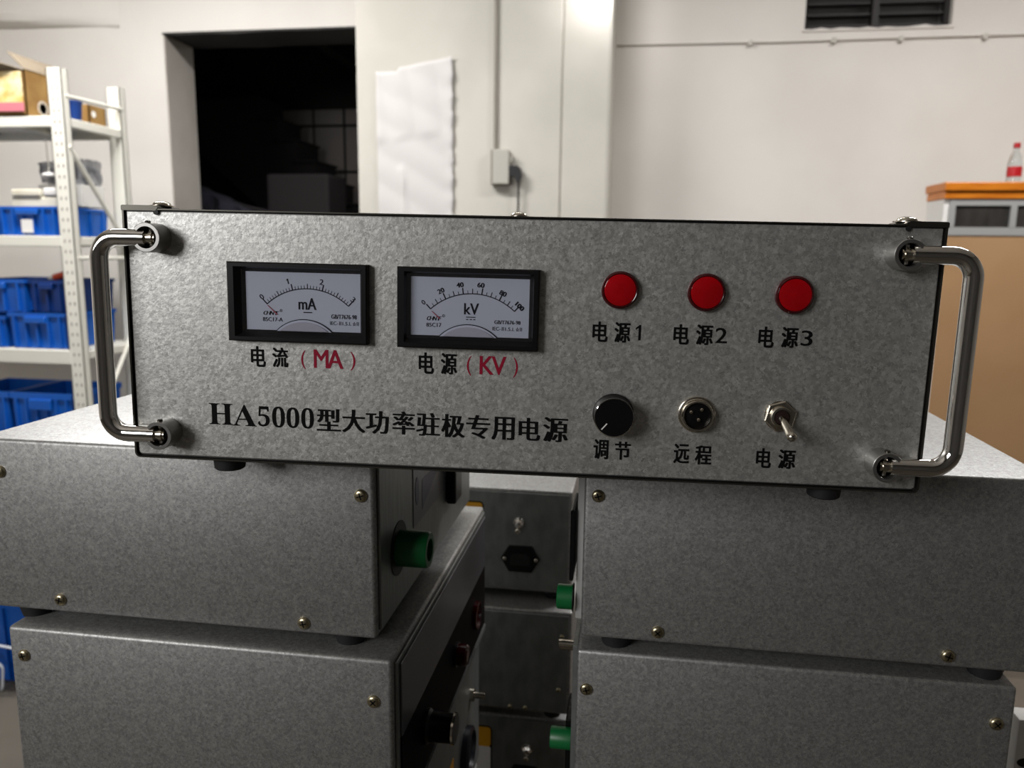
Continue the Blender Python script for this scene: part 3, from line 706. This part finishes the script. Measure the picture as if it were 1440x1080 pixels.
# screws on top of the cover
for x, r in ((18.5, 5.6), (240.5, 5.0), (464.2, 5.8)):
    obj('cover_screw', add_screw(bmesh.new(), at(x * mm, 12 * mm, (157.2 if x != 240.5 else 155.3) * mm), r=r * mm, h=3.0 * mm, washer=True), [M['nickel'], M['black']], mb, True)
# rubber feet and a bottom screw
for x, y, hh in ((56, 13, 8.5), (432, 13, 8.5), (56, 285, 2.6)):
    obj('foot', add_lathe(bmesh.new(), [(8.6 * mm, -hh * mm), (9.6 * mm, (.8 - hh) * mm), (10.4 * mm, 0)], at(x * mm, y * mm, .2 * mm), 24), M['rubber'], mb, True)
for x in (76, 232, 420): obj('bottom_screw', add_lathe(bmesh.new(), [(2.5 * mm, -1.4 * mm), (4 * mm, -.5 * mm), (4.2 * mm, 0)], at(x * mm, 9 * mm, .2 * mm), 16), M['rim'], mb, True)

# handles: folded out sideways, their ends held in slotted round ferrules
def ferrule(x, z, s, parent):
    bm = bmesh.new(); n = 40; R1_, R0 = 8.7 * mm, 6.5 * mm; a0 = math.radians(36); L_ = 14 * mm
    rings = []
    for k in range(n + 1):
        a = a0 + (2 * math.pi - 2 * a0) * k / n
        c, s_ = math.cos(a) * s, math.sin(a)
        rings.append([bm.verts.new((x * mm + r * c, y, z * mm + r * s_)) for r, y in ((R1_, 0), (R1_, -L_ + .0003), (R1_ - .0003, -L_), (R0, -L_), (R0, 0))])
    for p, q in zip(rings, rings[1:]):
        for i in range(4): bm.faces.new((p[i], p[i + 1], q[i + 1], q[i]))
    bm.faces.new(rings[0]); bm.faces.new(rings[-1][::-1])
    add_lathe(bm, [(R0, .0), (R0, .004)], at(x * mm, 0, z * mm, FWD), 32, mi=1)
    f = obj('ferrule', bm, [M['satin'], M['groove']], parent, True)
    obj('set_screw', add_lathe(bmesh.new(), [(1.6 * mm, 0), (1.7 * mm, 1.0 * mm), (1.0 * mm, 1.5 * mm)], at(x * mm, -10.5 * mm, (z + 8.5) * mm), 14), M['rim'], f, True)
    return f
for x, s, col, za, zb in ((22.0, -1, -10.6, 137.6, 17.7), (458.0, 1, 494.2, 138.6, 17.9)):
    h = obj('handle', bmesh.new(), M['chrome'], mb)
    bm = bmesh.new(); yb = -10.0
    # grip tube
    e0 = x + s * 2.0
    pts = arc_path([(e0 * mm, yb * mm, za * mm), (col * mm, yb * mm, za * mm), (col * mm, yb * mm, zb * mm), (e0 * mm, yb * mm, zb * mm)], 12.5 * mm, 10)
    add_tube(bm, pts, 5.2 * mm, 28)
    bmesh.ops.recalc_face_normals(bm, faces=bm.faces); bm.to_mesh(h.data); bm.free(); h.data.shade_smooth(); h.data.set_sharp_from_angle(angle=math.radians(40))
    for z in (za, zb):
        ferrule((x + (.9 if z < 100 else -.6)) if s < 0 else x, z if z < 100 else 137.9 + (.6 if s > 0 else 0), s * 1.0, mb)
        bm = bmesh.new()
        add_lathe(bm, [(3.6 * mm, 0), (3.6 * mm, 2.5 * mm), (4.2 * mm, 2.6 * mm), (4.2 * mm, 4.6 * mm), (3.2 * mm, 4.8 * mm), (3.2 * mm, 6.0 * mm)], at(e0 * mm, yb * mm, z * mm, LEFT if s > 0 else RIGHT), 20)
        obj('handle_tongue', bm, M['nickel'], h, True)
        obj('hinge_pin', add_lathe(bmesh.new(), [(1.3 * mm, -5.5 * mm), (1.3 * mm, 5.5 * mm)], at((x - s * .5) * mm, (yb + .5) * mm, z * mm), 10), M['chrome'], h, True)

# ---- analogue meters
def meter(x0, x1, z0, z1, ix0, ix1, iz0, iz1, label_):
    f = bmesh.new()
    # frame: outer block with sloped window
    o = [(x0, z0), (x1, z0), (x1, z1), (x0, z1)]; i_ = [(ix0 - 2, iz0 - 2), (ix1 + 2, iz0 - 2), (ix1 + 2, iz1 + 2), (ix0 - 2, iz1 + 2)]; k_ = [(ix0, iz0), (ix1, iz0), (ix1, iz1), (ix0, iz1)]
    def vv(L, y): return [f.verts.new((x * mm, y * mm, z * mm)) for x, z in L]
    ins = [(x0 + .8, z0 + .8), (x1 - .8, z0 + .8), (x1 - .8, z1 - .8), (x0 + .8, z1 - .8)]
    a, b, c = vv(o, 0), vv(o, -5.2), vv(ins, -6)
    st_ = [(x0 + 4.2, z0 + 2.8), (x1 - 3.2, z0 + 2.8), (x1 - 3.2, z1 - 2.8), (x0 + 4.2, z1 - 2.8)]
    d, e, g_ = vv(st_, -6), vv(i_, -3.2), vv(k_, -1.0)
    for p, q in ((a, b), (b, c), (c, d), (d, e), (e, g_)):
        for n in range(4): f.faces.new((p[n], p[(n + 1) % 4], q[(n + 1) % 4], q[n]))
    m = obj('meter', f, M['black'], mb)
    m['label'] = label_
    card = obj('dial_card', box((ix0 - .3) * mm, (ix1 + .3) * mm, -.9 * mm, -.4 * mm, (iz0 - .3) * mm, (iz1 + .3) * mm), M['card'], m)
    return m
def dial(m, cx, apex, R_, half, ndiv, major, mid, labels, unit, rects, y=-1.0, needle=None, dc=False):
    cz = apex - R_
    bm = bmesh.new(); yy = y * mm
    def P(a, r): return Vector(((cx + r * math.sin(a)) * mm, yy, (cz + r * math.cos(a)) * mm))
    def seg(a, r0, r1, w):
        d = Vector((math.cos(a), 0, -math.sin(a))) * w * mm / 2
        bm.faces.new([bm.verts.new(v) for v in (P(a, r0) - d, P(a, r0) + d, P(a, r1) + d, P(a, r1) - d)])
    N = 40; pr = None
    for k in range(N + 1):
        a = -half + 2 * half * k / N; c = (bm.verts.new(P(a, R_ - .28)), bm.verts.new(P(a, R_ + .28)))
        if pr: bm.faces.new((pr[0], c[0], c[1], pr[1]))
        pr = c
    for k in range(ndiv + 1):
        a = -half + 2 * half * k / ndiv
        if k % major == 0: seg(a, R_, R_ + 3.8, .7)
        elif k % mid == 0: seg(a, R_, R_ + 2.9, .5)
        else: seg(a, R_, R_ + 2.0, .34)
    for s, x, z, w_, h_, rot in labels:
        add_glyph(bm, s, (x - w_ / 2) * mm, (z - h_ / 2) * mm, (x + w_ / 2) * mm, (z + h_ / 2) * mm, yy, 0, rot=math.radians(rot), dx=(-.05, 0, .05))
    for s, x0, z0, x1, z1, b in unit: add_glyph(bm, s, x0 * mm, z0 * mm, x1 * mm, z1 * mm, yy, 0, dx=(-.02, 0, .02) if len(s) < 3 else (-.006, 0, .006))
    for x0, z0, x1, z1 in rects: add_box(bm, x0 * mm, x1 * mm, yy - .00001, yy, z0 * mm, z1 * mm)
    obj('dial_print', bm, M['meter_ink'], m)
    # half-round bottom cover
    return cz
m1 = meter(66.3, 152.3, 77.4, 125.1, 76.1, 147.0, 84.2, 119.4, 'black framed meter reading milliamperes')
dial(m1, 114.4, 109.8, 37.3, math.radians(42.5), 30, 10, 5,
     [('0', 85.9, 104.2, 2.0, 3.3, 40), ('1', 102.2, 113.9, 1.5, 3.2, 12), ('2', 123.2, 114.0, 2.1, 3.3, -12), ('3', 142.5, 104.0, 2.1, 3.3, -40)],
     [('mA', 108.9, 97.2, 119.6, 104.2, .015), ('85C17-A', 86.3, 89.5, 98.7, 91.9, .0), ('GB/T7676-98', 129.0, 92.2, 144.6, 94.8, .0),
      ('IEC-', 128.2, 88.4, 133.0, 90.6, .0), ('Ⅱ1.5⊥', 133.8, 88.4, 141.2, 90.6, 0), ('☆', 142.0, 88.2, 144.2, 90.7, 0.0), ('Ⅱ', 144.6, 88.4, 145.8, 90.6, 0)],
     [(111.7, 95.2, 117.2, 95.8)])
m2 = meter(170.4, 254.8, 76.9, 124.8, 177.7, 248.8, 84.2, 119.1, 'black framed meter reading kilovolts')
dial(m2, 214.9, 109.7, 37.5, math.radians(42.2), 20, 4, 2,
     [('0', 185.4, 103.8, 1.8, 2.9, 40), ('20', 195.9, 110.9, 3.8, 2.9, 26), ('40', 207.3, 114.7, 4.0, 2.9, 8), ('60', 219.8, 114.9, 4.0, 2.9, -6), ('80', 233.1, 110.4, 4.0, 2.9, -24), ('100', 243.2, 103.0, 5.4, 2.9, -42)],
     [('kV', 210.1, 97.3, 218.7, 104.0, .01), ('85C17', 187.3, 89.3, 196.3, 91.7, .0), ('GB/T7676-98', 228.3, 92.2, 243.8, 94.4, .0),
      ('IEC-', 227.2, 88.3, 232.0, 90.5, 0), ('Ⅱ1.5⊥', 232.8, 88.3, 240.3, 90.5, 0), ('☆', 241, 88.1, 243.2, 90.6, 0), ('Ⅱ', 243.6, 88.3, 244.8, 90.5, 0)],
     [(211.2, 95.5, 216.9, 96.0), (211.2, 94.1, 212.6, 94.6), (213.4, 94.1, 214.8, 94.6), (215.5, 94.1, 216.9, 94.6)])
def sub_cover(m, cx, apex, zb, R_, ix):
    cz = apex - R_; h = math.acos((zb - cz) / R_)
    poly = [((cx + R_ * math.sin(-h + 2 * h * k / 30)), (cz + R_ * math.cos(-h + 2 * h * k / 30))) for k in range(31)]
    o = obj('dial_skirt', add_prism(bmesh.new(), [(x * mm, z * mm) for x, z in poly][::-1], -1.6 * mm, -.95 * mm), M['meter_ink'], m)
    R2_ = R_ - .5; poly = [((cx + R2_ * math.sin(-h + 2 * h * k / 30)), (cz + R2_ * math.cos(-h + 2 * h * k / 30))) for k in range(31)]
    obj('skirt_face', add_prism(bmesh.new(), [(x * mm, z * mm) for x, z in poly][::-1], -1.9 * mm, -1.6 * mm), M['card'], o)
    R3 = R_ - 1.7; c3 = cz; h3 = math.acos(min(1, (zb - c3) / R3)); poly = [((cx + R3 * math.sin(-h3 + 2 * h3 * k / 30)), (c3 + R3 * math.cos(-h3 + 2 * h3 * k / 30))) for k in range(31)]
    obj('skirt_lens', add_prism(bmesh.new(), [(x * mm, z * mm) for x, z in poly][::-1], -2.8 * mm, -1.9 * mm), M['dome'], o)
sub_cover(m1, 112.2, 91.4, 84.2, 24.5, 0); sub_cover(m2, 212.6, 91.5, 84.2, 24.5, 0)
def logo(m, x0, z0, x1, z1):
    # slanted bold maker's mark with its ring sign
    sh_ = lambda v: Vector((v.x + (v.z - z0 * mm) * .3, v.y, v.z))
    bm = bmesh.new(); w = (x1 - x0) / 5
    n = 0
    for ch, a, b in (('C', 0, 1.0), ('H', 1.0, 2.05), ('N', 2.1, 3.15), ('T', 3.2, 4.6)):
        add_glyph(bm, ch, (x0 + a * w) * mm, z0 * mm, (x0 + b * w) * mm, z1 * mm, -1.0 * mm, 0, dx=(-.06, 0, .06), f=sh_)
    o = obj('maker_mark', bm, M['ink'], m)
    bm = bmesh.new()
    for rr_, q in ((.9, 1), (.6, 0)):
        pass
    N = 16; pr = None
    for k in range(N + 1):
        a = 2 * math.pi * k / N; c = [bm.verts.new(((x1 + 1.2 + r * math.cos(a)) * mm, -1.0 * mm, (z1 + .5 + r * math.sin(a)) * mm)) for r in (.6, .85)]
        if pr: bm.faces.new((pr[0], c[0], c[1], pr[1]))
        pr = c
    add_glyph(bm, 'R', (x1 + .9) * mm, (z1 + .15) * mm, (x1 + 1.5) * mm, (z1 + .85) * mm, -1.0 * mm)
    obj('ring_mark', bm, M['meter_ink'], o)
logo(m1, 86.5, 93.4, 96.6, 95.7); logo(m2, 187.3, 93.2, 196.4, 95.6)
# thin pointers at zero
for m, x0, z0, x1, z1 in ((m1, 89.4, 99.4, 95.5, 93.8), (m2, 190.4, 98.8, 195.4, 94.4)):
    bm = bmesh.new(); d = Vector((z1 - z0, 0, -(x1 - x0))).normalized() * .22
    a, b = Vector((x0, -1.5, z0)), Vector((x1, -1.5, z1))
    V_ = [bm.verts.new(q * mm) for q in (a - d * .6, b - d * 1.3, b + d * 1.3, a + d * .6)]; W2 = [bm.verts.new((q.co.x, -1.3 * mm, q.co.z)) for q in V_]
    bm.faces.new(V_); bm.faces.new(W2[::-1])
    for k in range(4): bm.faces.new((V_[(k + 1) % 4], V_[k], W2[k], W2[(k + 1) % 4]))
    obj('pointer', bm, M['meter_red'], m)
for m, q in ((m1, (76.1, 147, 84.2, 119.4)), (m2, (177.7, 248.8, 84.2, 119.1))):
    obj('meter_glass', box((q[0] - 1.9) * mm, (q[1] + 1.9) * mm, -3.4 * mm, -3.0 * mm, (q[2] - 1.9) * mm, (q[3] + 1.9) * mm), M['clear'], m)

# ---- three red indicator lamps
for x in (301.6, 351.2, 400.9):
    A = at(x * mm, 0, 114.4 * mm, FWD)
    o = obj('indicator_lamp', add_lathe(bmesh.new(), [(10.9 * mm, 0), (11.0 * mm, 2.6 * mm), (10.6 * mm, 3.6 * mm), (9.8 * mm, 4.2 * mm), (9.3 * mm, 4.0 * mm), (9.2 * mm, 3 * mm)], A, 40), M['led_rim'], mb, True)
    obj('lens', add_lathe(bmesh.new(), [(9.3 * mm, 3.2 * mm), (9.1 * mm, 4.3 * mm), (8.6 * mm, 4.5 * mm), (0, 4.6 * mm)], A, 40, cap0=False), M['led'], o, True)
# ---- adjusting knob
A = at(301.0 * mm, 0, 40.6 * mm, FWD)
k_ = obj('adjusting_knob', add_lathe(bmesh.new(), [(12.2 * mm, .4 * mm), (12.3 * mm, 2 * mm), (11.6 * mm, 3 * mm), (11.3 * mm, 12.6 * mm), (11.0 * mm, 13.4 * mm), (0, 13.3 * mm)], A, 48), M['black'], mb, True)
obj('silver_ring', add_lathe(bmesh.new(), [(11.2 * mm, 12.9 * mm), (11.75 * mm, 13.0 * mm), (11.75 * mm, 13.5 * mm), (11.2 * mm, 13.7 * mm)], A, 48, cap0=False, cap1=False), M['chrome'], k_, True)
bm = bmesh.new(); a = math.radians(225)
pa, pb = Vector((301 + 4.5 * math.cos(a) - .8, 0, 40.6 + 5.0 * math.sin(a))), Vector((301 + 10.0 * math.cos(a), 0, 40.6 + 10.2 * math.sin(a))); d = Vector((pb - pa).normalized().cross(Vector((0, 1, 0)))) * .35
V_ = [Vector((q.x, -13.75, q.z)) for q in (pa - d, pb - d, pb + d, pa + d)]
bm.faces.new([bm.verts.new(q * mm) for q in V_]); obj('pointer_line', bm, M['paper'], k_)
# ---- round three-pin aviation socket
A = at(350.2 * mm, 0, 42.2 * mm, FWD)
s_ = obj('round_socket', add_lathe(bmesh.new(), [(10.9 * mm, 0), (10.9 * mm, 1.3 * mm), (10.3 * mm, 1.7 * mm), (9.6 * mm, 1.7 * mm), (9.3 * mm, 2.0 * mm), (9.3 * mm, 6.2 * mm), (8.9 * mm, 6.7 * mm), (8.0 * mm, 6.7 * mm), (7.9 * mm, 3 * mm), (7.9 * mm, 1.5 * mm)], A, 48), M['nickel'], mb, True)
obj('insert', add_lathe(bmesh.new(), [(7.95 * mm, 2 * mm), (7.95 * mm, 4.6 * mm), (7.4 * mm, 4.8 * mm), (0, 4.8 * mm)], A, 40, cap0=False), M['black'], s_, True)
for px, pz in ((-3.9, 2.2), (2.2, 3.9), (.6, -2.2)): obj('pin', add_lathe(bmesh.new(), [(1.0 * mm, 4 * mm), (1.0 * mm, 6.2 * mm), (.6 * mm, 6.6 * mm), (0, 6.7 * mm)], A @ Matrix.Translation((px * mm, pz * mm, 0)), 12), M['nickel'], s_, True)
# ---- toggle switch
A = at(398.6 * mm, 0, 43.3 * mm, FWD)
t_ = obj('toggle_switch', add_lathe(bmesh.new(), [(8.9 * mm, 0), (8.9 * mm, .6 * mm), (8.2 * mm, .8 * mm)], A, 32), M['nickel'], mb, True)
obj('hex_nut', add_lathe(bmesh.new(), [(9.6 * mm, .8 * mm), (9.6 * mm, 2.6 * mm), (8.9 * mm, 3.0 * mm), (6.4 * mm, 3.0 * mm)], A @ Matrix.Rotation(.3, 4, 'Z'), 6), M['nickel'], t_)
obj('bushing', add_lathe(bmesh.new(), [(6.2 * mm, 2.8 * mm), (6.0 * mm, 3.3 * mm), (6.2 * mm, 3.8 * mm), (5.9 * mm, 4.4 * mm), (6.1 * mm, 5 * mm), (5.8 * mm, 5.8 * mm), (4.6 * mm, 6 * mm), (4.3 * mm, 4 * mm), (0, 4 * mm)], A, 32), M['nickel'], t_, True)
obj('throat', add_lathe(bmesh.new(), [(4.2 * mm, 4.2 * mm), (4.2 * mm, 5.3 * mm), (0, 5.4 * mm)], A, 24), mat('dark_brown', (36, 22, 20), .4), t_, True)
obj('lever', add_tube(bmesh.new(), [Vector(q) * mm for q in ((398.8, -4.5, 42.6), (399.6, -9, 40.3), (400.8, -14, 37.4), (401.4, -16.4, 35.6), (401.8, -18, 34.6), (402.1, -19.2, 33.9), (402.3, -19.9, 33.5), (402.4, -20.3, 33.3))],
                     [1.9 * mm, 2.2 * mm, 2.6 * mm, 3.0 * mm, 3.0 * mm, 2.5 * mm, 1.5 * mm, .3 * mm], 20), M['nickel'], t_, True)
# ---- lettering printed on the plate
def caption(items, m, off=.02, dx=(0,), y=-.00012, name='lettering'):
    bm = bmesh.new()
    for s, x0, z0, x1, z1 in items: add_glyph(bm, s, x0 * mm, z0 * mm, x1 * mm, z1 * mm, y, off, dx if ord(s[0]) > 0x2e80 and ord(s[0]) < 0xffff else ((-.03, 0), (.03, 0), (0, 0)) if s in 'MAKV23' else (0,))
    return obj(name, bm, m, mb)
B = 0; BD = [(a_, b_) for a_ in (-.032, -.011, .011, .032) for b_ in (-.014, .014)]
caption([('电', 77.9, 61.1, 86.7, 73.7), ('流', 91.5, 61.3, 100.9, 73.3)], M['ink'], B, BD)
caption([('(', 109.4, 60.6, 112.3, 72.2), ('M', 117.6, 61.6, 126.3, 73.0), ('A', 126.0, 61.6, 135.6, 73.0), (')', 140.3, 60.8, 143.4, 72.2)], M['red_ink'], 0)
caption([('电', 182.8, 60.7, 191.6, 73.4), ('源', 196.4, 60.8, 205.7, 73.4)], M['ink'], B, BD)
caption([('(', 212.0, 60.4, 214.8, 72.3), ('K', 220.0, 61.4, 228.2, 72.6), ('V', 227.2, 61.4, 235.7, 72.6), (')', 240.2, 60.2, 243.0, 72.2)], M['red_ink'], 0)
caption([('电', 286.9, 83.7, 295.4, 95.4), ('源', 299.8, 83.7, 308.6, 95.4), ('1', 311.4, 85.2, 315.7, 94.3)], M['ink'], B, BD)
caption([('电', 334.3, 83.7, 342.8, 95.3), ('源', 347.4, 83.9, 356.6, 95.5), ('2', 358.4, 85.1, 364.9, 94.1)], M['ink'], B, BD)
caption([('电', 383.2, 83.5, 391.5, 95.5), ('源', 396.3, 83.9, 405.3, 95.6), ('3', 407.3, 85.1, 413.6, 94.1)], M['ink'], B, BD)
caption([('调', 290.4, 12.3, 298.9, 24.2), ('节', 303.3, 12.4, 312.3, 23.4)], M['ink'], B, BD)
caption([('远', 338.6, 11.8, 347.3, 23.5), ('程', 351.3, 11.6, 360.5, 23.1)], M['ink'], B, BD)
caption([('电', 387.2, 11.3, 395.5, 23.1), ('源', 400.2, 11.4, 409.6, 22.8)], M['ink'], B, BD)
caption([('𝐇', 49.4, 23.4, 64.8, 36.9), ('𝐀', 64.7, 23.1, 80.0, 36.7), ('𝟓', 81.0, 23.3, 88.5, 36.2), ('𝟎', 90.1, 23.0, 98.3, 36.4), ('𝟎', 99.3, 23.1, 107.5, 36.2), ('𝟎', 108.7, 23.1, 116.8, 36.3)], M['ink'], 0)
caption([('型', 119.0, 22.2, 133.3, 36.3), ('大', 135.1, 22.0, 148.8, 36.4), ('功', 150.0, 21.8, 163.6, 36.2), ('率', 166.7, 22.0, 179.9, 36.5), ('驻', 181.6, 21.8, 195.5, 36.3), ('极', 197.2, 21.6, 210.9, 36.1), ('专', 212.6, 21.5, 226.5, 36.2), ('用', 228.2, 21.3, 241.5, 35.7), ('电', 244.8, 21.7, 257.2, 35.8), ('源', 259.7, 21.5, 274.0, 36.7)],
        M['ink'], .0, (-.036, -.018, 0, .018, .036))
